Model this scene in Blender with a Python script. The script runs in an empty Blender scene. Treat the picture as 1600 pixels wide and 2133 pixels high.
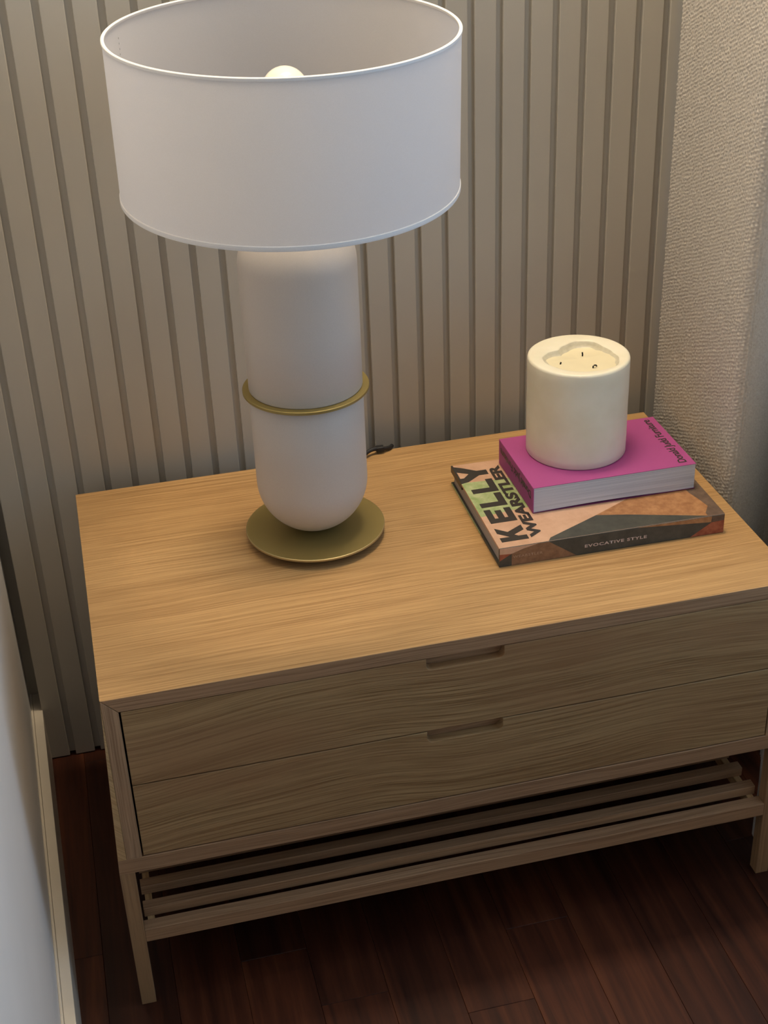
import bpy, bmesh, math, random
from mathutils import Vector, Matrix, noise
random.seed(7)
S = bpy.context.scene
COL = S.collection

# ------------------------------------------------------------------ dimensions (metres, floor at z = 0)
H = 0.4484          # height of the nightstand top
W = 0.7837          # width of the top
D = 0.45            # depth of the top
YW = 0.4872         # face of the fluted panelling
YB = 0.530          # plain wall behind the panelling
ZC = 2.50           # ceiling

# ------------------------------------------------------------------ camera
yaw, pit, rol = 0.2188, 0.5278, -0.0413
f = Vector((math.sin(yaw)*math.cos(pit), math.cos(yaw)*math.cos(pit), -math.sin(pit)))
r = Vector((math.cos(yaw), -math.sin(yaw), 0)); u = r.cross(f)
r2 = math.cos(rol)*r + math.sin(rol)*u; u2 = -math.sin(rol)*r + math.cos(rol)*u
cd = bpy.data.cameras.new('camera'); cam = bpy.data.objects.new('camera', cd); COL.objects.link(cam)
m = Matrix((r2, u2, -f)).transposed().to_4x4(); m.translation = Vector((0.0389, -1.2062, 0.8926+H))
cam.matrix_world = m
cd.sensor_fit = 'VERTICAL'; cd.sensor_height = 24; cd.lens = 24*2964.07/2133
cd.clip_start = 0.01
S.camera = cam

# ------------------------------------------------------------------ world, lights, exposure
wd = bpy.data.worlds.new('world'); S.world = wd; wd.use_nodes = True
bg = wd.node_tree.nodes['Background']; bg.inputs[0].default_value = (0.42, 0.72, 1.0, 1); bg.inputs[1].default_value = 0.35
def area(name, loc, target, sx, sy, power, color, spread=math.pi):
    l = bpy.data.lights.new(name, 'AREA'); l.shape = 'RECTANGLE'; l.size = sx; l.size_y = sy
    l.energy = power; l.color = color; l.spread = spread
    o = bpy.data.objects.new(name, l); COL.objects.link(o); o.location = loc
    o.rotation_euler = (Vector(target)-Vector(loc)).to_track_quat('-Z', 'Y').to_euler()
    return o
area('ceiling_lamp_light', (0.10, 0.38, 2.42), (0.10, 0.38, 0), 0.35, 0.15, 2.8, (1.0, 0.80, 0.54))
area('ceiling_lamp_light', (0.45, 0.38, 2.42), (0.45, 0.38, 0), 0.35, 0.15, 11.0, (1.0, 0.82, 0.60))
area('ceiling_lamp_light', (0.75, 0.38, 2.42), (0.75, 0.38, 0), 0.35, 0.15, 6.5, (1.0, 0.82, 0.60))
area('ceiling_lamp_light', (0.45, 0.10, 2.42), (0.45, 0.10, 0), 0.35, 0.35, 4.5, (1.0, 0.88, 0.66))
area('window_daylight', (0.935, -0.17, 1.30), (0.0, -0.17, 1.25), 0.88, 1.5, 5.3, (0.54, 0.72, 1.0))
area('window_daylight', (0.935, -1.05, 1.30), (0.0, -1.05, 1.25), 0.85, 1.5, 0.7, (0.80, 0.88, 1.0))
S.view_settings.view_transform = 'Standard'; S.view_settings.look = 'None'
S.view_settings.exposure = 0.08; S.view_settings.gamma = 1.0; S.view_settings.use_curve_mapping = False

# ------------------------------------------------------------------ helpers
def link(name, me, mats, parent=None, loc=None):
    o = bpy.data.objects.new(name, me); COL.objects.link(o)
    for mt in (mats if isinstance(mats, (list, tuple)) else [mats]):
        if mt: me.materials.append(mt)
    if parent: o.parent = parent
    if loc: o.location = loc
    return o
def obj(name, bm, mats, parent=None, world=True, smooth=False, props=None, angle=None):
    """link a bmesh as one object; with world=True the mesh was drawn in world space and is moved into the parent's frame"""
    if parent is not None and world:
        bmesh.ops.translate(bm, vec=-parent_loc(parent), verts=bm.verts)
    bmesh.ops.recalc_face_normals(bm, faces=bm.faces)
    me = bpy.data.meshes.new(name); bm.to_mesh(me); bm.free()
    if smooth:
        me.polygons.foreach_set('use_smooth', [True]*len(me.polygons))
        if angle: me.set_sharp_from_angle(angle=math.radians(angle))
    o = link(name, me, mats, parent)
    if props:
        for k, v in props.items(): o[k] = v
    return o
def parent_loc(p):
    v = Vector((0, 0, 0))
    while p is not None:
        v += p.location; p = p.parent
    return v
def thing(name, loc, label, cat, rz=0.0, group=None):
    o = bpy.data.objects.new(name, None); COL.objects.link(o)
    o.empty_display_size = 0.05; o.location = loc; o.rotation_euler = (0, 0, rz)
    o['label'] = label; o['category'] = cat
    if group: o['group'] = group
    return o
def box(bm, x0, x1, y0, y1, z0, z1, bev=0.0, seg=2):
    vs = [bm.verts.new((x, y, z)) for z in (z0, z1) for y in (y0, y1) for x in (x0, x1)]
    fs = [(0,2,3,1),(4,5,7,6),(0,1,5,4),(2,6,7,3),(0,4,6,2),(1,3,7,5)]
    faces = [bm.faces.new([vs[i] for i in q]) for q in fs]
    if bev > 0:
        es = list({e for fc in faces for e in fc.edges})
        bmesh.ops.bevel(bm, geom=es, offset=bev, segments=seg, affect='EDGES', profile=0.5, clamp_overlap=True)
    return bm
def B(*a, **k): return box(bmesh.new(), *a, **k)
def prism(poly, axis, a, b, bev=0.0, bm=None):
    """extrude a 2-D outline along an axis ('y': outline in x,z; 'z': in x,y; 'x': in y,z)"""
    bm = bm or bmesh.new()
    def P(p, t): return {'y': (p[0], t, p[1]), 'z': (p[0], p[1], t), 'x': (t, p[0], p[1])}[axis]
    A = [bm.verts.new(P(p, a)) for p in poly]; C = [bm.verts.new(P(p, b)) for p in poly]
    n = len(poly); fs = [bm.faces.new(A), bm.faces.new(list(reversed(C)))]
    for i in range(n): fs.append(bm.faces.new((A[i], C[i], C[(i+1) % n], A[(i+1) % n])))
    bmesh.ops.recalc_face_normals(bm, faces=fs)
    if bev > 0:
        es = list({e for fc in fs[:2] for e in fc.edges})
        bmesh.ops.bevel(bm, geom=es, offset=bev, segments=2, affect='EDGES', profile=0.5, clamp_overlap=True)
    return bm
def lathe(prof, cx=0, cy=0, n=96, closed=False, bm=None):
    """revolve (radius, z) points; radius 0 makes a pole"""
    bm = bm or bmesh.new(); rings = []
    for (rr, z) in prof:
        if rr < 1e-7: rings.append([bm.verts.new((cx, cy, z))])
        else: rings.append([bm.verts.new((cx+rr*math.cos(2*math.pi*i/n), cy+rr*math.sin(2*math.pi*i/n), z)) for i in range(n)])
    pairs = list(zip(rings[:-1], rings[1:])) + ([(rings[-1], rings[0])] if closed else [])
    for A, C in pairs:
        for i in range(n):
            j = (i+1) % n
            if len(A) == 1 and len(C) == 1: continue
            if len(A) == 1: bm.faces.new((A[0], C[i], C[j]))
            elif len(C) == 1: bm.faces.new((A[i], A[j], C[0]))
            else: bm.faces.new((A[i], A[j], C[j], C[i]))
    return bm
def tube(pts, rad, n=10, bm=None):
    bm = bm or bmesh.new(); P = [Vector(p) for p in pts]; rings = []
    up = Vector((0, 0, 1))
    for i, p in enumerate(P):
        t = (P[min(i+1, len(P)-1)]-P[max(i-1, 0)]).normalized()
        a = t.cross(up if abs(t.z) < 0.9 else Vector((1, 0, 0))).normalized(); b = t.cross(a)
        rings.append([bm.verts.new(p + rad*(math.cos(2*math.pi*k/n)*a+math.sin(2*math.pi*k/n)*b)) for k in range(n)])
    for A, C in zip(rings[:-1], rings[1:]):
        for k in range(n): bm.faces.new((A[k], A[(k+1) % n], C[(k+1) % n], C[k]))
    bm.faces.new(rings[0]); bm.faces.new(rings[-1])
    return bm
def smooth_path(pts, k=8):
    P = [Vector(p) for p in pts]; out = []
    for i in range(len(P)-1):
        p0, p1, p2, p3 = P[max(i-1, 0)], P[i], P[i+1], P[min(i+2, len(P)-1)]
        for j in range(k):
            t = j/k
            out.append(0.5*((2*p1)+(-p0+p2)*t+(2*p0-5*p1+4*p2-p3)*t*t+(-p0+3*p1-3*p2+p3)*t**3))
    out.append(P[-1]); return out

# ------------------------------------------------------------------ materials
def mat(name, rgb, rough=0.6, metal=0.0, **kw):
    mt = bpy.data.materials.new(name); mt.use_nodes = True
    b = mt.node_tree.nodes['Principled BSDF']
    b.inputs['Base Color'].default_value = (*rgb, 1); b.inputs['Roughness'].default_value = rough
    b.inputs['Metallic'].default_value = metal
    for k, v in kw.items(): b.inputs[k.replace('_', ' ')].default_value = v
    return mt
class NB:
    """short-hand for building node trees"""
    def __init__(s, mt): s.t = mt.node_tree; s.b = s.t.nodes['Principled BSDF']
    def n(s, typ, **kw):
        nd = s.t.nodes.new(typ)
        for k, v in kw.items():
            if k.startswith('i_'):
                key = k[2:]; key = int(key) if key.isdigit() else key.replace('_', ' ')
                nd.inputs[key].default_value = v
            else: setattr(nd, k, v)
        return nd
    def l(s, a, b): s.t.links.new(a, b)
    def coords(s, scale=(1, 1, 1), rot=(0, 0, 0), loc=(0, 0, 0), src='Object'):
        tc = s.n('ShaderNodeTexCoord'); mp = s.n('ShaderNodeMapping'); s.l(tc.outputs[src], mp.inputs[0])
        mp.inputs['Scale'].default_value = scale; mp.inputs['Rotation'].default_value = rot; mp.inputs['Location'].default_value = loc
        return mp.outputs[0]
    def noise(s, v, scale=5, detail=4, rough=0.5, dist=0.0):
        nd = s.n('ShaderNodeTexNoise'); s.l(v, nd.inputs['Vector']); nd.inputs['Scale'].default_value = scale
        nd.inputs['Detail'].default_value = detail; nd.inputs['Roughness'].default_value = rough; nd.inputs['Distortion'].default_value = dist
        return nd.outputs[0]
    def math(s, op, a, b=None, clamp=False):
        nd = s.n('ShaderNodeMath', operation=op, use_clamp=clamp)
        for i, x in enumerate((a, b)):
            if x is None: continue
            if isinstance(x, (int, float)): nd.inputs[i].default_value = x
            else: s.l(x, nd.inputs[i])
        return nd.outputs[0]
    def ramp(s, v, stops):
        nd = s.n('ShaderNodeValToRGB'); s.l(v, nd.inputs[0]); e = nd.color_ramp.elements
        while len(e) < len(stops): e.new(0.5)
        for el, (p, c) in zip(e, stops): el.position = p; el.color = (*c, 1) if len(c) == 3 else c
        return nd.outputs[0]
    def mix(s, fac, a, b, mode='MIX'):
        nd = s.n('ShaderNodeMix', data_type='RGBA', blend_type=mode)
        for key, x in (('Factor', fac), ('A', a), ('B', b)):
            sock = [q for q in nd.inputs if q.name == key and (q.type == ('VALUE' if key == 'Factor' else 'RGBA'))][0]
            if isinstance(x, (int, float)): sock.default_value = x
            elif isinstance(x, tuple): sock.default_value = (*x, 1)
            else: s.l(x, sock)
        return [q for q in nd.outputs if q.type == 'RGBA'][0]
    def bump(s, h, strength=0.3, dist=0.001):
        nd = s.n('ShaderNodeBump'); nd.inputs['Strength'].default_value = strength; nd.inputs['Distance'].default_value = dist
        s.l(h, nd.inputs['Height']); s.l(nd.outputs[0], s.b.inputs['Normal'])

def oak(name, axis='x', tint=1.0, cathedral=False, scale=1.0, offset=(0, 0, 0), dark=(0.46, 0.25, 0.098), light=(0.66, 0.405, 0.178), patch=None):
    """oak: fine growth lines running along one axis, pores and slow colour drift"""
    mt = mat(name, light, 0.52); q = NB(mt)
    v = q.coords(loc=offset)
    sep = q.n('ShaderNodeSeparateXYZ'); q.l(v, sep.inputs[0])
    ax = {'x': (sep.outputs[0], sep.outputs[1], sep.outputs[2]), 'y': (sep.outputs[1], sep.outputs[0], sep.outputs[2]),
          'z': (sep.outputs[2], sep.outputs[0], sep.outputs[1])}[axis]
    along, c1, c2 = ax
    def comb(sa, s1, s2):
        c = q.n('ShaderNodeCombineXYZ'); q.l(q.math('MULTIPLY', along, sa), c.inputs[0])
        q.l(q.math('MULTIPLY', c1, s1), c.inputs[1]); q.l(q.math('MULTIPLY', c2, s2), c.inputs[2]); return c.outputs[0]
    if cathedral:
        warp = q.math('ADD', q.math('MULTIPLY', q.noise(comb(3.4, 2, 2), 1.0, 1, 0.4), 0.060), q.math('MULTIPLY', q.noise(comb(9, 25, 25), 1.0, 2, 0.5), 0.003))
        across = q.math('ADD', q.math('ADD', c1, c2), warp)
    else:
        across = q.math('ADD', q.math('ADD', c1, c2), q.math('MULTIPLY', q.noise(comb(3.0, 6, 6), 1.0, 3, 0.5), 0.022))
    # growth rings: 1-D noise across the warped coordinate, barely changing along the grain
    c = q.n('ShaderNodeCombineXYZ'); q.l(q.math('MULTIPLY', across, 320*scale), c.inputs[0]); q.l(q.math('MULTIPLY', along, 2.6), c.inputs[1])
    rings = q.noise(c.outputs[0], 1.0, 2, 0.6)
    c = q.n('ShaderNodeCombineXYZ'); q.l(q.math('MULTIPLY', across, 900*scale), c.inputs[0]); q.l(q.math('MULTIPLY', along, 14), c.inputs[1])
    fine = q.noise(c.outputs[0], 1.0, 2, 0.6)
    c = q.n('ShaderNodeCombineXYZ'); q.l(q.math('MULTIPLY', across, 34*scale), c.inputs[0]); q.l(q.math('MULTIPLY', along, 1.5), c.inputs[1])
    broad = q.noise(c.outputs[0], 1.0, 2, 0.5)
    g = q.math('ADD', q.math('ADD', q.math('MULTIPLY', rings, 0.52), q.math('MULTIPLY', fine, 0.40)), q.math('MULTIPLY', broad, 0.16))
    mid = tuple((a+b)/2 for a, b in zip(dark, light))
    colr = q.ramp(g, [(0.43, dark), (0.52, mid), (0.59, light), (0.70, tuple(min(1, x*1.08) for x in light))])
    blotch = q.noise(comb(6, 12, 12), 1.0, 3, 0.5)
    colr = q.mix(q.math('MULTIPLY', blotch, 0.30), colr, tuple(x*y for x, y in zip(mid, (1.02, 0.86, 0.74))))
    if patch:
        pf = q.ramp(q.noise(comb(3.2, 9, 9), 1.0, 2, 0.5), [(0.45, (0, 0, 0)), (0.68, (0.6, 0.6, 0.6))]); colr = q.mix(pf, colr, patch)
    if tint != 1.0: colr = q.mix(1.0, colr, (tint, tint, tint), 'MULTIPLY')
    q.l(colr, q.b.inputs['Base Color'])
    q.l(q.math('ADD', q.math('MULTIPLY', fine, 0.2), 0.42), q.b.inputs['Roughness'])
    q.bump(g, 0.35, 0.0004)
    return mt
M = {}
M['oak_top'] = oak('oak_top', 'x', scale=1.3, dark=(0.325, 0.182, 0.067), light=(0.54, 0.332, 0.138))
M['oak_front'] = oak('oak_drawer_veneer', 'x', cathedral=True, scale=1.25, offset=(0.13, 0, 0.31), dark=(0.24, 0.128, 0.048), light=(0.475, 0.305, 0.138), patch=(0.36, 0.185, 0.082))  # darker than the top: weak light on the front put into its colour
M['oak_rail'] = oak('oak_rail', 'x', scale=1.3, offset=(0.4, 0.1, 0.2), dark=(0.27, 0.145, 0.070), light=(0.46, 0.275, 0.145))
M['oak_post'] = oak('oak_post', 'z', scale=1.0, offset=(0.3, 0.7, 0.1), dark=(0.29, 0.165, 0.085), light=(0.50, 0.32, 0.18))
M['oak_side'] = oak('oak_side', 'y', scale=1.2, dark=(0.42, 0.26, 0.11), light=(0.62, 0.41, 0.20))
M['oak_leg'] = oak('oak_leg', 'z', scale=0.7, offset=(0.1, 0.2, 0.5), dark=(0.29, 0.165, 0.08), light=(0.42, 0.255, 0.125))  # leg oak darkened: the shade low down is put into its colour
M['dark_gap'] = mat('shadow_gap_board', (0.02, 0.015, 0.012), 0.9)

def painted(name, rgb, rough=0.55, bscale=900, bs=0.08):
    mt = mat(name, rgb, rough); q = NB(mt)
    nn = q.noise(q.coords(), 3.0, 3, 0.5)
    c = q.ramp(nn, [(0.3, tuple(x*0.95 for x in rgb)), (0.7, tuple(min(1, x*1.05) for x in rgb))])
    q.l(c, q.b.inputs['Base Color']); q.bump(q.noise(q.coords(), bscale, 3, 0.6), bs, 0.0003); return mt
M['panel'] = painted('greige_lacquer', (0.50, 0.465, 0.395), 0.5)
M['plaster'] = painted('white_plaster', (0.74, 0.73, 0.72), 0.8, 500, 0.15)
M['skirting'] = painted('cream_skirting', (0.60, 0.54, 0.45), 0.45)
M['ceiling'] = painted('ceiling_paint', (0.75, 0.74, 0.72), 0.85, 400, 0.1)

def floor_mat():
    mt = mat('red_brown_floorboard', (0.08, 0.025, 0.012), 0.42); q = NB(mt)
    oi = q.n('ShaderNodeObjectInfo'); rnd = oi.outputs['Random']
    v = q.coords(scale=(60, 3, 60))
    off = q.n('ShaderNodeVectorMath', operation='ADD'); q.l(v, off.inputs[0])
    cx = q.n('ShaderNodeCombineXYZ')
    for i in range(3): q.l(q.math('MULTIPLY', rnd, 37.0), cx.inputs[i])
    q.l(cx.outputs[0], off.inputs[1])
    g = q.noise(off.outputs[0], 1.0, 5, 0.6, 0.4)
    c = q.ramp(g, [(0.3, (0.022, 0.0055, 0.0030)), (0.55, (0.064, 0.0172, 0.0072)), (0.75, (0.108, 0.033, 0.0125))])
    c2 = q.ramp(rnd, [(0.0, (0.75, 0.72, 0.72)), (0.5, (0.95, 0.92, 0.92)), (1.0, (1.2, 1.15, 1.1))])
    c = q.mix(1.0, c, c2, 'MULTIPLY'); q.l(c, q.b.inputs['Base Color']); q.bump(g, 0.2, 0.0003)
    q.b.inputs['Specular IOR Level'].default_value = 0.35
    return mt
M['floor'] = floor_mat()

def fabric(name, rgb, sc=1400, bs=0.25, rough=0.9):
    mt = mat(name, rgb, rough); q = NB(mt)
    nn = q.noise(q.coords(), sc, 2, 0.6)
    c = q.ramp(nn, [(0.35, tuple(x*0.93 for x in rgb)), (0.65, rgb)])
    q.l(c, q.b.inputs['Base Color']); q.bump(nn, bs, 0.0004); return mt
M['shade'] = fabric('white_shade_cotton', (0.88, 0.87, 0.88))
q = NB(M['shade']); tl = q.n('ShaderNodeBsdfTranslucent'); tl.inputs[0].default_value = (0.96, 0.95, 0.95, 1)
mx = q.n('ShaderNodeMixShader'); mx.inputs[0].default_value = 0.48; out = q.t.nodes['Material Output']
q.l(q.b.outputs[0], mx.inputs[1]); q.l(tl.outputs[0], mx.inputs[2]); q.l(mx.outputs[0], out.inputs[0])
M['shade_trim'] = fabric('white_shade_trim', (0.92, 0.89, 0.85), 1800, 0.15)
M['stitch'] = mat('shade_seam_thread', (0.42, 0.40, 0.40), 0.9)
M['ceramic'] = fabric('matt_frosted_ceramic', (0.605, 0.548, 0.492), 1500, 0.06, 0.5)
def brass(name, rgb, rough):
    mt = mat(name, rgb, rough, 0.6); q = NB(mt)
    nn = q.noise(q.coords(), 1200, 2, 0.6)
    q.bump(nn, 0.08, 0.0002); return mt
M['brass'] = brass('satin_olive_brass', (0.36, 0.275, 0.095), 0.48)
M['brass_edge'] = brass('bright_brass_edge', (0.46, 0.36, 0.17), 0.42)
M['bulb'] = mat('opal_bulb_glass', (0.92, 0.87, 0.76), 0.18)
M['cable'] = mat('black_cable_rubber', (0.012, 0.012, 0.014), 0.5)
M['black_plastic'] = mat('black_socket_plastic', (0.03, 0.03, 0.03), 0.4)

def wax():
    mt = mat('ivory_wax', (0.80, 0.74, 0.62), 0.42); q = NB(mt)
    v = q.coords(); nn = q.noise(v, 22, 4, 0.55); n2 = q.noise(v, 260, 3, 0.6)
    c = q.ramp(nn, [(0.3, (0.82, 0.755, 0.57)), (0.7, (0.90, 0.84, 0.67))]); q.l(c, q.b.inputs['Base Color'])
    q.b.inputs['Subsurface Weight'].default_value = 0.2
    q.b.inputs['Subsurface Radius'].default_value = (0.012, 0.008, 0.005); q.b.inputs['Subsurface Scale'].default_value = 0.5
    q.bump(n2, 0.10, 0.0006); return mt
M['wax'] = wax()
M['pool_wax'] = mat('melted_cream_wax', (0.84, 0.745, 0.50), 0.3)
NB(M['pool_wax']).bump(NB(M['pool_wax']).noise(NB(M['pool_wax']).coords(), 60, 3, 0.5), 0.2, 0.001)
M['wax_well'] = mat('greenish_well_wax', (0.60, 0.545, 0.40), 0.4)  # darker greenish wax for the wall of the well
q = NB(M['wax_well']); nn = q.noise(q.coords(), 90, 4, 0.6)
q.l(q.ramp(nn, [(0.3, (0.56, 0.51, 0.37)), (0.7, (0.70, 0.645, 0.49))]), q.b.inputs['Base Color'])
M['wick'] = mat('charred_wick', (0.008, 0.006, 0.005), 0.9)

def mottled(name, a, b, sc=60, rough=0.45, det=5):
    mt = mat(name, a, rough); q = NB(mt); nn = q.noise(q.coords(), sc, det, 0.65)
    q.l(q.ramp(nn, [(0.35, a), (0.65, b)]), q.b.inputs['Base Color']); return mt
M['tan'] = mottled('printed_tan', (0.56, 0.325, 0.20), (0.66, 0.41, 0.27), 40)
M['green'] = mottled('printed_green', (0.27, 0.36, 0.13), (0.48, 0.52, 0.27), 70)
M['charcoal'] = mottled('printed_charcoal', (0.045, 0.045, 0.036), (0.075, 0.072, 0.056), 60)
M['umber'] = mottled('printed_umber', (0.10, 0.062, 0.042), (0.17, 0.11, 0.075), 80)
M['rust'] = mottled('printed_rust', (0.30, 0.125, 0.045), (0.46, 0.23, 0.095), 80)
M['rust_red'] = mottled('printed_rust_red', (0.27, 0.06, 0.03), (0.42, 0.13, 0.065), 110)
M['brown'] = mottled('printed_brown', (0.20, 0.10, 0.05), (0.30, 0.155, 0.08), 110)
M['ink'] = mat('printed_black_ink', (0.040, 0.034, 0.028), 0.4)
M['ink_pink'] = mat('spine_letters_pinkish', (0.58, 0.45, 0.38), 0.5)
M['ink_faint'] = mat('spine_letters_faint_brown', (0.40, 0.26, 0.17), 0.5)
M['magenta'] = fabric('magenta_book_cloth', (0.40, 0.066, 0.245), 1500, 0.12, 0.6)
M['magenta_dark'] = fabric('plum_back_cover', (0.16, 0.02, 0.09), 1500, 0.1, 0.6)
def pages(name, a, b):
    mt = mat(name, a, 0.8); q = NB(mt); v = q.coords(scale=(3, 3, 900))
    nn = q.noise(v, 1.0, 3, 0.7); q.l(q.ramp(nn, [(0.35, a), (0.65, b)]), q.b.inputs['Base Color']); q.bump(nn, 0.5, 0.0004); return mt
M['pages'] = pages('white_page_edges', (0.50, 0.50, 0.53), (0.72, 0.71, 0.73))
M['pages_grey'] = pages('grey_page_edges', (0.30, 0.27, 0.245), (0.47, 0.43, 0.39))

def curtain_mat():
    mt = mat('oatmeal_boucle', (0.56, 0.49, 0.39), 0.95); q = NB(mt)
    v = q.coords(); nn = q.noise(v, 420, 3, 0.6); n2 = q.noise(v, 6, 2, 0.5)
    c = q.ramp(nn, [(0.3, (0.68, 0.62, 0.54)), (0.7, (0.94, 0.89, 0.81))])
    q.l(q.mix(q.math('MULTIPLY', n2, 0.2), c, (0.68, 0.61, 0.52)), q.b.inputs['Base Color'])
    q.bump(nn, 0.5, 0.0012); return mt
M['curtain'] = curtain_mat()
q = NB(M['curtain']); tl = q.n('ShaderNodeBsdfTranslucent'); tl.inputs[0].default_value = (0.90, 0.85, 0.78, 1)
mx = q.n('ShaderNodeMixShader'); mx.inputs[0].default_value = 0.30; out = q.t.nodes['Material Output']
q.l(q.b.outputs[0], mx.inputs[1]); q.l(tl.outputs[0], mx.inputs[2]); q.l(mx.outputs[0], out.inputs[0])

def struct(o): o['kind'] = 'structure'; return o

# ------------------------------------------------------------------ setting: floor of single planks
XL, XR, YF = -0.40, 0.945, -2.90
fl = struct(obj('floor', B(XL, XR, YF, YB+0.03, -0.03, -0.004), M['dark_gap']))
edges = [-0.396]
for wd_ in [0.1, 0.083, 0.0815]: edges.append(edges[-1]+wd_)
x = edges[-1]
while x < XR-0.02: x += 0.0815; edges.append(min(x, XR))
for i in range(len(edges)-1):
    y = YF - random.uniform(0, 0.8) if i % 2 else YF - random.uniform(0.2, 1.0)
    first = True
    breaks = [YF]
    yy = YF + random.uniform(0.2, 0.8)
    while yy < YB-0.05:
        breaks.append(yy); yy += random.uniform(0.55, 0.95)
    breaks.append(YB)
    for a, b in zip(breaks[:-1], breaks[1:]):
        bm = B(0.00015, edges[i+1]-edges[i]-0.00015, 0.0002, b-a-0.0002, -0.008, 0.0, bev=0.0004, seg=1)
        p = obj('plank', bm, M['floor'], fl, world=False); p.location = (edges[i], a, 0)

# walls, ceiling
struct(obj('wall_back', B(XL, XR, YB, YB+0.03, 0, ZC), M['panel']))
struct(obj('ceiling', B(XL, XR, YF, YB+0.03, ZC, ZC+0.03), M['ceiling']))
struct(obj('wall_front', B(XL, XR, YF-0.03, YF, 0, ZC), M['plaster']))
# right wall with the window opening
bm = bmesh.new()
wy0, wy1, wz0, wz1 = -1.60, 0.30, 0.30, 2.25
for a in ((YF, wy0, 0, ZC), (wy1, YB, 0, ZC), (wy0, wy1, 0, wz0), (wy0, wy1, wz1, ZC)):
    box(bm, XR, XR+0.05, a[0], a[1], a[2], a[3])
struct(obj('wall_right', bm, M['plaster']))
bm = bmesh.new()
for a in ((wy0, wy0+0.05, wz0, wz1), (wy1-0.05, wy1, wz0, wz1), (wy0, wy1, wz0, wz0+0.05), (wy0, wy1, wz1-0.05, wz1), ((wy0+wy1)/2-0.025, (wy0+wy1)/2+0.025, wz0, wz1)):
    box(bm, XR+0.01, XR+0.045, a[0], a[1], a[2], a[3], 0.002)
struct(obj('window_1', bm, M['skirting']))
# left wall: runs 1.6 degrees off square
s = -0.0287
def xl(y, off=0): return -0.0846 + s*(y-0.094) - off
bm = prism([(xl(YF, 0.0162), YF), (xl(YB, 0.0162), YB), (XL, YB), (XL, YF)], 'z', 0, ZC)
struct(obj('wall_left', bm, M['plaster']))
bm = prism([(xl(YF, 0.0), YF), (xl(YB, 0.0), YB), (xl(YB, 0.0125), YB), (xl(YF, 0.0125), YF)], 'z', 0.0, 0.090, 0.0006)
bl = struct(obj('baseboard_left', bm, M['skirting']))
bm = prism([(xl(YF, 0.0128), YF), (xl(YB, 0.0128), YB), (xl(YB, 0.0162), YB), (xl(YF, 0.0162), YF)], 'z', 0.0, 0.0905, 0.0008)
obj('bead', bm, M['skirting'], bl)

# fluted panelling: a backing board and one slat after another
PX0 = -0.0966
tr = struct(obj('trim_1', B(PX0, XR, YW+0.0065, YB, 0.004, ZC), M['panel']))
tr['label'] = 'greige fluted wall panelling with upright slats'
def slat_mesh(w):
    bm = B(0, w, 0, 0.0075, 0, ZC-0.002, bev=0.0011, seg=2); 
    me = bpy.data.meshes.new('slat'); bmesh.ops.recalc_face_normals(bm, faces=bm.faces); bm.to_mesh(me); bm.free()
    me.materials.append(M['panel']); return me
sm = slat_mesh(0.0275)
k = -4
while True:
    xg = 0.0386+0.036*k; x0 = xg+0.0085
    if x0 > XR-0.03: break
    o = bpy.data.objects.new('slat', sm); COL.objects.link(o); o.parent = tr; o.location = (x0, YW, 0.0015)
    k += 1

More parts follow.
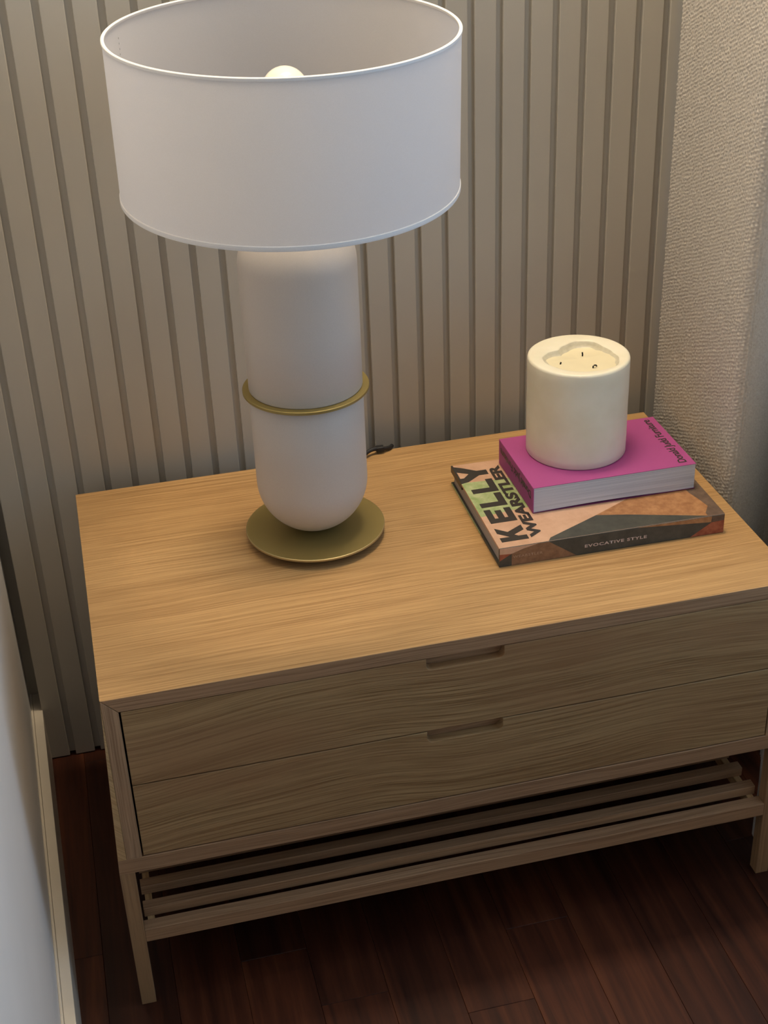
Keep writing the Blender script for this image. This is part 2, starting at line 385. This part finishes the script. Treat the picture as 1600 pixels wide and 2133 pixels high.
# ------------------------------------------------------------------ curtain: one folded cloth, nubby surface as geometry
def curtain():
    path = smooth_path([(0.813, 0.480, 0), (0.811, 0.440, 0), (0.808, 0.380, 0), (0.803, 0.300, 0), (0.799, 0.240, 0), (0.803, 0.222, 0), (0.814, 0.221, 0),
                        (0.835, 0.240, 0), (0.870, 0.272, 0), (0.900, 0.300, 0), (0.913, 0.305, 0), (0.914, 0.285, 0), (0.890, 0.210, 0), (0.850, 0.130, 0), (0.815, 0.075, 0), (0.801, 0.055, 0),
                        (0.805, 0.038, 0), (0.825, 0.040, 0), (0.865, 0.080, 0), (0.900, 0.115, 0), (0.918, 0.115, 0), (0.920, 0.080, 0), (0.905, 0.020, 0), (0.890, -0.01, 0), (0.90, -0.025, 0), (0.925, 0.0, 0)], 24)
    # resample by arc length
    L = [0.0]
    for a, b in zip(path[:-1], path[1:]): L.append(L[-1]+(b-a).length)
    step = 0.0013; us = []; t = 0
    while t < L[-1]:
        us.append(t); t += step if t < 0.56 else 0.005
    pts = []; j = 0
    for t in us:
        while L[j+1] < t: j += 1
        w = (t-L[j])/(L[j+1]-L[j]); pts.append(path[j].lerp(path[j+1], w))
    nrm = []
    for i in range(len(pts)):
        d = (pts[min(i+2, len(pts)-1)]-pts[max(i-2, 0)]).normalized(); nrm.append(Vector((d.y, -d.x, 0)))
    zs = []; z = 0.012
    while z < ZC-0.01:
        zs.append(z); z += 0.0014 if 0.22 < z < 1.16 else 0.03
    zs.append(ZC-0.01)
    n = len(pts); verts = []
    ct, st = math.cos(0.42), math.sin(0.42)
    for z in zs:
        lean = 0.006*(z-0.45)
        for i in range(n):
            uu = us[i]
            wob = noise.noise(Vector((uu*90, z*90, 1.7)))*0.42
            a = (z*ct-uu*st)/0.0045 + wob
            b = (z*st+uu*ct)/0.0056 + 0.5*math.floor(a) + noise.noise(Vector((uu*140, z*140, 8.1)))*0.6
            hgt = 0.0013*(0.5-0.5*math.cos(2*math.pi*a))*(0.55+0.45*math.cos(2*math.pi*b)) + 0.0007*noise.noise(Vector((uu*420, z*420, 3.0)))
            # vertical yarn lines, strongest away from the front fold
            hgt += (0.00015 if uu < 0.262 else 0.0008)*math.sin(2*math.pi*uu/0.0054)
            p = pts[i]+nrm[i]*hgt
            verts.append((p.x+lean, p.y, z))
    faces = []
    for r_ in range(len(zs)-1):
        o_ = r_*n
        for i in range(n-1): faces.append((o_+i, o_+i+1, o_+n+i+1, o_+n+i))
    me = bpy.data.meshes.new('curtain'); me.from_pydata(verts, [], faces)
    me.polygons.foreach_set('use_smooth', [True]*len(me.polygons))
    o = link('curtain', me, M['curtain'])
    o['label'] = 'nubby oatmeal boucle curtain hanging in folds beside the nightstand'; o['category'] = 'curtain'
curtain()

# ------------------------------------------------------------------ nightstand
TH, HC, HB, DG, DL, T, LW = 0.018, 0.2403, 0.2194, 0.1182, 0.0102, 0.0173, 0.0170
ns = thing('nightstand', (W/2, D/2, 0), 'low two-drawer oak nightstand with slatted shelf below', 'nightstand')
Z = lambda v: H+v
# top: mitred ends
bm = prism([(0, Z(0)), (W, Z(0)), (W-T, Z(-TH)), (T, Z(-TH))], 'y', 0, D, 0.0006)
bmesh.ops.recalc_face_normals(bm, faces=bm.faces)
for fc in bm.faces:
    if fc.normal.y < -0.9: fc.material_index = 1      # front edge of the board in darker oak: its shade put into the colour
obj('top_panel', bm, [M['oak_top'], M['oak_rail']], ns)
for sgn in (0, 1):
    X = (lambda v: v) if sgn == 0 else (lambda v: W-v)
    bm = prism([(X(0.0004), Z(-0.0009)), (X(T-0.0002), Z(-TH-0.0006)), (X(T), Z(-HB)), (X(0.0004), Z(-HB))], 'y', 0.0, D, 0.0004)
    obj('side_panel', bm, M['oak_post'], ns)
    bm = prism([(X(0.0002), Z(-0.004)), (X(0.0002), Z(-HB)), (X(-DL+0.0011), Z(-HB))], 'y', 0.0, D, 0.0002)
    obj('flared_side_cheek', bm, M['oak_side'], ns, props={'label': 'paler flared outer cheek'})
bm = prism([(-DL+0.0008, Z(-HB-0.0002)), (W+DL-0.0008, Z(-HB-0.0002)), (W+DL, Z(-HC)), (-DL, Z(-HC))], 'y', 0, D, 0.0005)
obj('bottom_panel', bm, M['oak_rail'], ns)
obj('back_panel', B(T, W-T, D-0.012, D-0.004, Z(-HB), Z(-TH)), M['oak_rail'], ns)
obj('inner_box', B(T+0.004, W-T-0.004, 0.028, D-0.014, Z(-HB+0.001), Z(-TH-0.001)), M['dark_gap'], ns)
# drawers, each with a finger notch cut in its top edge
def notch_outline(x0, x1, z0, z1, nx0, nx1, nd, rr=0.0065):
    pts = [(x0, z0), (x1, z0), (x1, z1), (nx1, z1)]
    for k in range(7):
        a = math.pi/2*k/6; pts.append((nx1-rr+rr*math.cos(a), z1-nd+rr-rr*math.sin(a)))
    for k in range(7):
        a = math.pi/2*k/6; pts.append((nx0+rr-rr*math.sin(a), z1-nd+rr-rr*math.cos(a)))
    pts += [(nx0, z1), (x0, z1)]
    return pts
for (za, zb, nd, nx) in ((-TH-0.0010, -DG+0.0009, 0.0155, (0.3470, 0.4355)), (-DG-0.0009, -HB+0.0014, 0.0152, (0.3462, 0.4345))):
    dr = obj('drawer', prism(notch_outline(T+0.0019, W-T-0.0016, Z(zb), Z(za), nx[0], nx[1], nd), 'y', 0.0004, 0.0125, 0.0005), M['oak_front'], ns,
             props={'label': 'upper drawer' if nd == 0.0155 else 'lower drawer'})
    obj('finger_notch', B(nx[0]-0.01, nx[1]+0.01, 0.0127, 0.018, Z(za)-nd-0.01, Z(za)-0.0005), M['oak_rail'], dr)
    obj('drawer_box', B(T+0.006, W-T-0.006, 0.0182, 0.0275, Z(zb)+0.002, Z(za)-0.002), M['dark_gap'], dr)
# legs and slatted shelf
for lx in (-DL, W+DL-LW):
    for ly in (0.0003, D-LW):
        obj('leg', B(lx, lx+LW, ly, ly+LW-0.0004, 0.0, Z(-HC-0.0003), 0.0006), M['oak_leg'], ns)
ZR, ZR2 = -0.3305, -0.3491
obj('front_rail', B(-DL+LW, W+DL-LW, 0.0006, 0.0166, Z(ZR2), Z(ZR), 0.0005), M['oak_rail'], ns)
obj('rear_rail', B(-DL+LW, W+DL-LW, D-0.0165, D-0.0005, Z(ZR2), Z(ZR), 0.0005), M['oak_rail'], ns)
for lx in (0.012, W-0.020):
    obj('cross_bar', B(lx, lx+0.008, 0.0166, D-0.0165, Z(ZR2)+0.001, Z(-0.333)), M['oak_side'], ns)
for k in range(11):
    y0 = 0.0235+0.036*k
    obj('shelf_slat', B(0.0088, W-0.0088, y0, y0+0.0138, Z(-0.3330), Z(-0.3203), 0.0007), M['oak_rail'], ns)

# ------------------------------------------------------------------ table lamp
LX, LY = 0.2798, 0.2632
lamp = thing('table_lamp', (LX, LY, H), 'white capsule-shaped table lamp with drum shade and brass ring', 'lamp')
RB, ZBs = 0.0838, 0.0137
TILT = None
def lp(prof, name, m_, parent=lamp, closed=False, n=128, props=None, ang=35):
    bm = lathe([(a, b+H) for a, b in prof], LX, LY, n, closed)
    if TILT: bmesh.ops.transform(bm, matrix=TILT, verts=bm.verts)
    return obj(name, bm, m_, parent, smooth=True, angle=ang, props=props)
lp([(0, 0.0), (0.060, 0.0), (0.061, 0.001), (0.061, 0.0105), (0.0, 0.0105)], 'foot_pad', M['black_plastic'], n=64)
bp = lp([(0, 0.0106), (RB-0.0005, 0.0106), (RB, 0.0111), (RB, 0.0132), (RB-0.0006, ZBs), (0, ZBs)], 'base_plate', M['brass'])
lp([(RB-0.0001, 0.0110), (RB+0.0003, 0.0112), (RB+0.0003, 0.0133), (RB-0.0006, ZBs+0.0001)], 'plate_edge', M['brass_edge'], bp)
RC, ZCB, ZT = 0.0658, 0.0137, 0.4130
ZR_, RR = 0.1995, 0.0730
low = []
for k in range(25):
    a = -math.pi/2+math.pi/2*k/24; low.append((RC*math.cos(a) if k else 0.0, ZCB+0.0002+RC+RC*math.sin(a)))
low += [(RC, 0.12), (RC, ZR_-0.0060), (RC-0.0015, ZR_-0.0040)]
lp(low+[(0, ZR_-0.0040)], 'lower_body', M['ceramic'], ang=60)
up = [(0, ZR_-0.0004), (RC-0.0015, ZR_-0.0004), (RC-0.0003, ZR_+0.0012), (RC, 0.27)]
for k in range(25):
    a = math.pi/2*k/24; up.append((RC*math.cos(a) if k < 24 else 0.0, ZT-RC+RC*math.sin(a)*0.98))
lp(up, 'upper_body', M['ceramic'], ang=60)
rg = lp([(0.05, ZR_-0.0040), (RR-0.0006, ZR_-0.0040), (RR, ZR_-0.0034), (RR, ZR_-0.0008), (RR-0.0008, ZR_-0.0002), (0.05, ZR_-0.0002)], 'ring', M['brass'], closed=True, props={'label': 'brass ring round the middle'})
# neck, socket, bulb, shade fitter
lp([(0, ZT-0.003), (0.011, ZT-0.003), (0.011, ZT+0.020), (0.017, ZT+0.022), (0.0175, ZT+0.065), (0, ZT+0.065)], 'socket', M['black_plastic'], n=40)
bulb = [(0, 0.4785), (0.0125, 0.479), (0.0135, 0.486)]
ZBU, RBU = 0.5330, 0.0245
for k in range(22):
    a = -1.0+(math.pi/2+1.0)*k/21; bulb.append((RBU*math.cos(a) if k < 21 else 0.0, ZBU+RBU*math.sin(a)))
lp(bulb, 'bulb', M['bulb'], n=48, ang=80)
RS0, RS1, ZS0, ZS1 = 0.1816, 0.1817, 0.4264, 0.5924
# the shade sits a little crooked on its fitter, leaning about two degrees towards the front
TILT = Matrix.Translation((0.2826, 0.2709, ZS1+H)) @ Vector((0, 0, 1)).rotation_difference(Vector((0.0087, -0.0381, 1))).to_matrix().to_4x4() @ Matrix.Translation((-LX, -LY, -ZS1-H))
sh = lp([(RS0, ZS0), (RS1, ZS1), (RS1-0.0012, ZS1), (RS0-0.0012, ZS0)], 'lamp_shade', M['shade'], closed=True, n=192)
for (rr, z0, z1, nm) in ((RS1, ZS1-0.0030, ZS1+0.0008, 'top_trim'), (RS0, ZS0-0.0006, ZS0+0.0050, 'bottom_trim')):
    lp([(rr+0.0005, z0), (rr+0.0009, z0+0.0006), (rr+0.0009, z1-0.0007), (rr, z1), (rr-0.0016, z1), (rr-0.0026, z1-0.0008), (rr-0.0026, z0+0.0006), (rr-0.0020, z0)], nm, M['shade_trim'], sh, closed=True, n=192, ang=50)
bm = bmesh.new()
for k in range(26):          # stitched seam on the inside of the shade
    a = math.radians(152.5); z = ZS0+0.012+k*0.0055
    R_ = RS0-0.0012+(RS1-RS0)*(z-ZS0)/(ZS1-ZS0)-0.0001
    c = Vector((LX+R_*math.cos(a), LY+R_*math.sin(a), z+H)); mtx = Matrix.Translation(c) @ Matrix.Rotation(a, 4, 'Z')
    bmesh.ops.create_cube(bm, size=1, matrix=mtx @ Matrix.Diagonal((0.0004, 0.0007, 0.0018, 1)))
bmesh.ops.transform(bm, matrix=TILT, verts=bm.verts)
o = obj('seam_stitching', bm, M['stitch'], sh)
fit = lathe([(0.0175, 0.4870+H), (0.024, 0.4870+H), (0.024, 0.4885+H), (0.0175, 0.4885+H)], LX, LY, 40, True)
for k in range(3):
    a = math.radians(20+120*k); c_ = math.cos(a); s_ = math.sin(a)
    tube([(LX+0.023*c_, LY+0.023*s_, 0.4878+H), (LX+0.10*c_, LY+0.10*s_, 0.4600+H), (LX+(RS0-0.002)*c_, LY+(RS0-0.002)*s_, 0.4300+H)], 0.0011, 8, fit)
bmesh.ops.transform(fit, matrix=TILT, verts=fit.verts)
obj('shade_fitter', fit, M['brass'], lamp, smooth=True, angle=40)
pts = smooth_path([(0.315, 0.318, H+0.006), (0.330, 0.350, H+0.0042), (0.352, 0.392, H+0.0036), (0.3725, 0.424, H+0.0040), (0.383, 0.4355, H+0.0065), (0.394, 0.4410, H+0.0078), (0.404, 0.4425, H+0.0065),
                   (0.413, 0.4450, H+0.0045), (0.4195, 0.4490, H+0.0032), (0.4225, 0.4530, H+0.0029)], 8)
cb = obj('power_cord', tube(pts, 0.0028, 10), M['cable'], lamp, smooth=True)
obj('cord_clip', B(0.398, 0.409, 0.4385, 0.4475, H+0.0025, H+0.0100, 0.0015), M['cable'], cb)

# ------------------------------------------------------------------ text helper (flat print, converted to mesh)
def text_mesh(txt, bold=0.0, spacing=1.0):
    cu = bpy.data.curves.new('lettering', 'FONT'); cu.body = txt; cu.size = 1.0; cu.offset = bold; cu.space_character = spacing; cu.resolution_u = 5
    o = bpy.data.objects.new('lettering', cu); COL.objects.link(o)
    dg = bpy.context.evaluated_depsgraph_get(); me = bpy.data.meshes.new_from_object(o.evaluated_get(dg))
    bpy.data.objects.remove(o); bpy.data.curves.remove(cu)
    return me
def place_text(name, txt, m_, parent, origin, ex, ey, length, height, bold=0.0, spacing=1.0, ref='H'):
    """lay a line of text: starts at origin, runs along ex for `length`, letters rise along ey by `height`"""
    me = text_mesh(txt, bold, spacing)
    xs = [v.co.x for v in me.vertices]; ys = [v.co.y for v in me.vertices]
    x0, x1 = min(xs), max(xs); y0 = 0.0 - bold; y1 = 0.729 + bold
    if ref == 'full': y0, y1 = min(ys), max(ys)
    ex, ey, o_ = Vector(ex).normalized(), Vector(ey).normalized(), Vector(origin); nz = ex.cross(ey)
    th = 0.00012
    bm = bmesh.new(); bm.from_mesh(me); bpy.data.meshes.remove(me)
    for v in bm.verts:
        a = (v.co.x-x0)/(x1-x0)*length; b = (v.co.y-y0)/(y1-y0)*height; v.co = o_+ex*a+ey*b+nz*th
    me = bpy.data.meshes.new(name); bm.to_mesh(me); bm.free()
    return link(name, me, m_, parent)

# ------------------------------------------------------------------ lower book (hardcover, spine to the front)
KW, KL, KT, KB = 0.2795, 0.2081, 0.0259, 0.0027
k_ = thing('hardcover_book', (0.4689, 0.1244, H), 'wide tan and charcoal hardcover with big black lettering, lying under the magenta book', 'book', -0.010)
# cover artwork as coloured faces of the board: list of (material, outline in cover coordinates)
def artboard(name, regions, z0, z1, outline, base, parent, mats):
    bm = prism(outline, 'z', z0, z1, 0.0001)
    for fc in bm.faces: fc.material_index = 0
    bm2 = bm
    for lay, (mi, poly) in enumerate(regions):
        z = z1+0.00004*(lay+1)
        vs = [bm2.verts.new((p[0], p[1], z)) for p in poly]; vb = [bm2.verts.new((p[0], p[1], z1-0.0002)) for p in poly]
        n = len(vs); fs = [bm2.faces.new(vs)] + [bm2.faces.new((vs[i], vb[i], vb[(i+1) % n], vs[(i+1) % n])) for i in range(n)]
        for fc in fs: fc.material_index = mi
    return obj(name, bm, mats, parent, world=False)
e = 0.0001
art = [
 (1, [(e, 0.0740), (0.0430, 0.0800), (0.075, 0.082), (0.09, 0.12), (0.085, 0.158), (0.0440, 0.1575), (e, 0.1610)]),       # green photograph
 (3, [(0.0655, 0.0050), (0.1330, 0.0400), (0.175, 0.062), (0.2795-e, 0.13), (0.2795-e, e), (0.0655, e)]),                      # rust sheet
 (2, [(0.0600, e), (0.0642, 0.0065), (0.1326, 0.0396), (0.170, 0.0300), (0.255, 0.0020), (0.262, e)]),                     # charcoal wedge
 (4, [(0.2580, e), (0.2585, 0.0080), (0.2675, 0.0222), (0.2640, 0.0400), (0.2592, 0.0578), (0.2560, 0.100), (0.2570, KL-e), (KW-e, KL-e), (KW-e, e)]),   # umber border
]
cov = artboard('front_cover', art, KT-KB, KT, [(0, 0), (KW, 0), (KW, KL), (0, KL)], 0, k_, [M['tan'], M['green'], M['charcoal'], M['rust'], M['umber']])
obj('pages', B(0.0030, KW-0.0030, 0.0030, KL-0.0045, KB+0.0001, KT-KB-0.0001), M['pages_grey'], k_, world=False)
bk = bmesh.new(); box(bk, 0, KW, 0, KL, 0, KB, 0.0004)
bc = obj('back_cover', bk, M['charcoal'], k_, world=False)
bm = B(-0.00015, 0.0015, 0.075, KL-0.003, 0.0002, KB-0.0001); obj('cover_edge_photo', bm, M['green'], bc, world=False)
# spine board with printed pieces
sp = obj('spine', B(0, KW, -0.0006, 0.0028, 0.0001, KT-0.0003, 0.0006), M['charcoal'], k_, world=False)
def sheet_y(name, poly, m_, lay):
    bm = prism(poly, 'y', -0.0007-0.00005*lay, -0.0004); return obj(name, bm, m_, sp, world=False)
t0, t1 = 0.0006, KT-0.0008
sheet_y('printed_patch', [(0.0004, 0.0176), (0.0148, 0.0166), (0.030, 0.0215), (0.046, t1), (0.0004, t1)], M['tan'], 1)
sheet_y('printed_patch', [(0.0004, 0.0176), (0.0145, 0.0166), (0.0004, 0.0085)], M['rust_red'], 1)
sheet_y('printed_patch', [(0.0150, t0), (0.0150, 0.0164), (0.030, 0.0213), (0.046, t1), (0.0600, t1), (0.0945, t0)], M['brown'], 1)
sheet_y('printed_patch', [(0.2371, t0), (0.2630, 0.0168), (KW-0.0004, 0.0176), (KW-0.0004, t0)], M['rust_red'], 1)
sheet_y('printed_patch', [(0.1700, t1), (0.2625, 0.0172), (0.2630, t1)], M['rust'], 1)
sheet_y('printed_patch', [(0.2632, 0.0172), (KW-0.0004, 0.0180), (KW-0.0004, t1), (0.2632, t1)], M['umber'], 1)
place_text('spine_title', 'EVOCATIVE STYLE', M['ink_pink'], sp, (0.1042, -0.0009, 0.0094), (1, 0, 0), (0, 0, 1), 0.0772, 0.0043, 0.03, 1.15)
place_text('spine_author', 'WEARSTLER', M['ink_faint'], sp, (0.0165, -0.0009, 0.0105), (1, 0, 0), (0, 0, 1), 0.036, 0.0036, 0.015, 1.15)
# big letters: unit outlines (a across the word, h upwards), laid running away from the camera
LET = {
 'K': [(0,0),(.30,0),(.30,.30),(.42,.42),(.68,0),(1.04,0),(.66,.60),(1.02,1),(.64,1),(.30,.62),(.30,1),(0,1)],
 'E': [(0,0),(1,0),(1,.25),(.31,.25),(.31,.38),(.88,.38),(.88,.62),(.31,.62),(.31,.75),(1,.75),(1,1),(0,1)],
 'L': [(0,0),(1,0),(1,.27),(.33,.27),(.33,1),(0,1)],
 'Y': [(.32,0),(.68,0),(.68,.38),(1.04,.86),(1.24,1.2),(.80,1.2),(.52,.74),(.24,1.0),(.24,1.2),(-.16,1.2),(-.08,.90),(.32,.38)],
}
def big(ch, v0, w, u0=0.0400, h=0.0330):
    bm = prism([(u0-b*h, v0+a*w) for a, b in LET[ch]], 'z', KT-0.0001, KT+0.0002)
    bmesh.ops.triangulate(bm, faces=[fc for fc in bm.faces if len(fc.verts) > 4])
    obj('title_letter', bm, M['ink'], cov, world=False)
big('K', 0.0116, 0.0315); big('E', 0.0555, 0.0325); big('L', 0.0940, 0.0320); big('L', 0.1300, 0.0325); big('Y', 0.1640, 0.0330)
bm = B(-0.0002, 0.0022, 0.1590, KL+0.0002, KT-0.0085, KT+0.0003, 0.0002, 1); obj('dark_cover_edge', bm, M['ink'], cov, world=False)
place_text('author_name', 'WEARSTLER', M['ink'], cov, (0.0580, 0.0130, KT+0.0002), (0, 1, 0), (-1, 0, 0), 0.1805, 0.0158, 0.050, 1.0)

# ------------------------------------------------------------------ upper book (magenta, soft cover)
JW, JL, JT = 0.2077, 0.1334, 0.0350
j = thing('magenta_book', (0.5313, 0.1878, H+KT+0.0004), 'thick magenta paperback under the ivory candle', 'book', -0.0013)
JT -= 0.0004
obj('front_cover', B(0, JW, 0, JL, JT-0.0008, JT, 0.0003, 2), M['magenta'], j, world=False)
jb = bmesh.new(); vs = []
obj('back_cover', B(0.0005, JW+0.0008, 0.0, JL, 0, 0.0008, 0.0002, 2), M['magenta_dark'], j, world=False)
jsp = obj('spine', B(-0.0002, 0.0010, 0.0, JL, 0.0003, JT-0.0002, 0.0005, 2), M['magenta'], j, world=False)
# page block: its lower edge lifts a little towards the open side
bm = bmesh.new(); P0 = []
nx = 24
for i in range(nx+1):
    x = 0.0011+(JW-0.0011-0.0006)*i/nx; lift = 0.0009+0.0030*math.sin(math.pi*min(1, i/nx*1.15))**1.2*0.55
    P0.append([(x, 0.0006, lift), (x, 0.0006, JT-0.0009), (x, JL-0.0006, JT-0.0009), (x, JL-0.0006, lift)])
V = [[bm.verts.new(p) for p in q] for q in P0]
for a, b in zip(V[:-1], V[1:]):
    for i in range(4): bm.faces.new((a[i], b[i], b[(i+1) % 4], a[(i+1) % 4]))
bm.faces.new(V[0]); bm.faces.new(V[-1]); obj('pages', bm, M['pages'], j, world=False)
place_text('cover_title', 'Donald Judd Furniture', M['ink'], j, (0.1990, 0.0072, JT+0.0001), (0, 1, 0), (-1, 0, 0), 0.1195, 0.0112, 0.018, 0.95)
place_text('spine_title', 'Donald Judd Furniture', M['ink'], jsp, (-0.0003, 0.0075, 0.0262), (0, 1, 0), (0, 0, -1), 0.1190, 0.0110, 0.018, 0.95)

# ------------------------------------------------------------------ candle
CX, CY, CR, CH = 0.6150, 0.2715, 0.0616, 0.1258
CZ = H+0.0259+0.035+0.0002
cdl = thing('pillar_candle', (CX, CY, CZ), 'thick ivory pillar candle with three wicks on the magenta book', 'candle')
pool = [(-0.0440, 0.0060), (-0.0340, 0.0170), (-0.0180, 0.0220), (-0.0060, 0.0330), (0.0130, 0.0400), (0.0300, 0.0330), (0.0370, 0.0150), (0.0420, -0.0050),
        (0.0430, -0.0220), (0.0340, -0.0400), (0.0150, -0.0470), (-0.0060, -0.0465), (-0.0250, -0.0380), (-0.0390, -0.0220), (-0.0450, -0.0080)]
pl = [(math.atan2(y, x), math.hypot(x, y)) for x, y in pool]; pl.sort()
def Rp(th):
    th = (th+math.pi) % (2*math.pi)-math.pi
    n = len(pl)
    for i in range(n):
        a0, r0 = pl[i]; a1, r1 = pl[(i+1) % n]
        if a1 < a0: a1 += 2*math.pi
        t = th if th >= a0 else th+2*math.pi
        if a0 <= t <= a1:
            w = (t-a0)/(a1-a0); w = w*w*(3-2*w)*0.6+w*0.4; return r0+(r1-r0)*w
    return 0.04
bm = bmesh.new(); n = 144; rings = []
def ring(fr, fz): rings.append([bm.verts.new((fr(2*math.pi*i/n)*math.cos(2*math.pi*i/n), fr(2*math.pi*i/n)*math.sin(2*math.pi*i/n), fz(2*math.pi*i/n))) for i in range(n)])
wob = lambda t: 0.00012*math.sin(3*t+1)+0.00008*math.sin(7*t)
def depth(t):  # the far side of the well is deeper and its rim a little raised
    return 0.0050+0.0045*max(0, math.sin(t))
ring(lambda t: CR-0.0012, lambda t: 0.0); ring(lambda t: CR, lambda t: 0.0012)
for k in range(1, 12): ring(lambda t, k=k: CR+wob(t+k*0.3), lambda t, k=k: CH*0.97*k/12)
ring(lambda t: CR, lambda t: CH-0.0035)
ring(lambda t: CR-0.0006, lambda t: CH-0.0014); ring(lambda t: CR-0.0020, lambda t: CH-0.0003); ring(lambda t: CR-0.0042, lambda t: CH+0.0001)
ring(lambda t: 0.5*(CR-0.004)+0.5*Rp(t)+0.001, lambda t: CH-0.0004+0.0003*math.sin(5*t))
ring(lambda t: Rp(t)+0.0022, lambda t: CH-0.0006)
ring(lambda t: Rp(t), lambda t: CH-0.0016)
ring(lambda t: Rp(t)-0.0016, lambda t: CH-depth(t)*0.55)
ring(lambda t: Rp(t)-0.0034, lambda t: CH-depth(t)*0.92)
ring(lambda t: Rp(t)-0.0065, lambda t: CH-depth(t))
nlast = len(rings)
for A, C_ in zip(rings[:-1], rings[1:]):
    for i in range(n): bm.faces.new((A[i], A[(i+1) % n], C_[(i+1) % n], C_[i]))
bm.faces.new(rings[0])
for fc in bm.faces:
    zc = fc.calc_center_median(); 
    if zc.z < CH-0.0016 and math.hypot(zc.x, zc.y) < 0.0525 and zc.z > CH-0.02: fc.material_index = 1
bmesh.ops.recalc_face_normals(bm, faces=bm.faces)
body = obj('wax_body', bm, [M['wax'], M['wax_well']], cdl, world=False, smooth=True)
bm = bmesh.new(); rr = []
for k in range(7):
    q_ = k/6
    rr.append([bm.verts.new(((Rp(t)-0.0035)*(1-q_)*math.cos(t), (Rp(t)-0.0035)*(1-q_)*math.sin(t), CH-depth(t)*(1-q_)-0.0062*q_+0.0003+0.0007*noise.noise(Vector((math.cos(t)*3*(1-q_), math.sin(t)*3*(1-q_), 0))))) for t in [2*math.pi*i/n for i in range(n)]] if k < 6 else [bm.verts.new((0, 0, CH-0.0060))])
for A, C_ in zip(rr[:-1], rr[1:]):
    for i in range(n):
        if len(C_) == 1: bm.faces.new((A[i], A[(i+1) % n], C_[0]))
        else: bm.faces.new((A[i], A[(i+1) % n], C_[(i+1) % n], C_[i]))
obj('wax_pool', bm, M['pool_wax'], cdl, world=False, smooth=True)
for (x, y, pts_) in ((0.0070, 0.0060, [(0, 0, -0.002), (0.0003, 0, 0.002), (-0.0002, 0, 0.0048)]),
                     (-0.0270, -0.0100, [(0, 0, -0.002), (0.0003, 0, 0.0014), (0.0010, 0, 0.0034)]),
                     (0.0085, -0.0315, [(-0.0022, 0, -0.002), (-0.0020, 0, 0.0030), (-0.0008, 0, 0.0040), (0.0014, 0, 0.0038), (0.0024, 0, 0.0022)])):
    obj('wick', tube([(x+a, y+b, CH-0.0060+c) for a, b, c in pts_], 0.00095, 8), M['wick'], cdl, world=False)
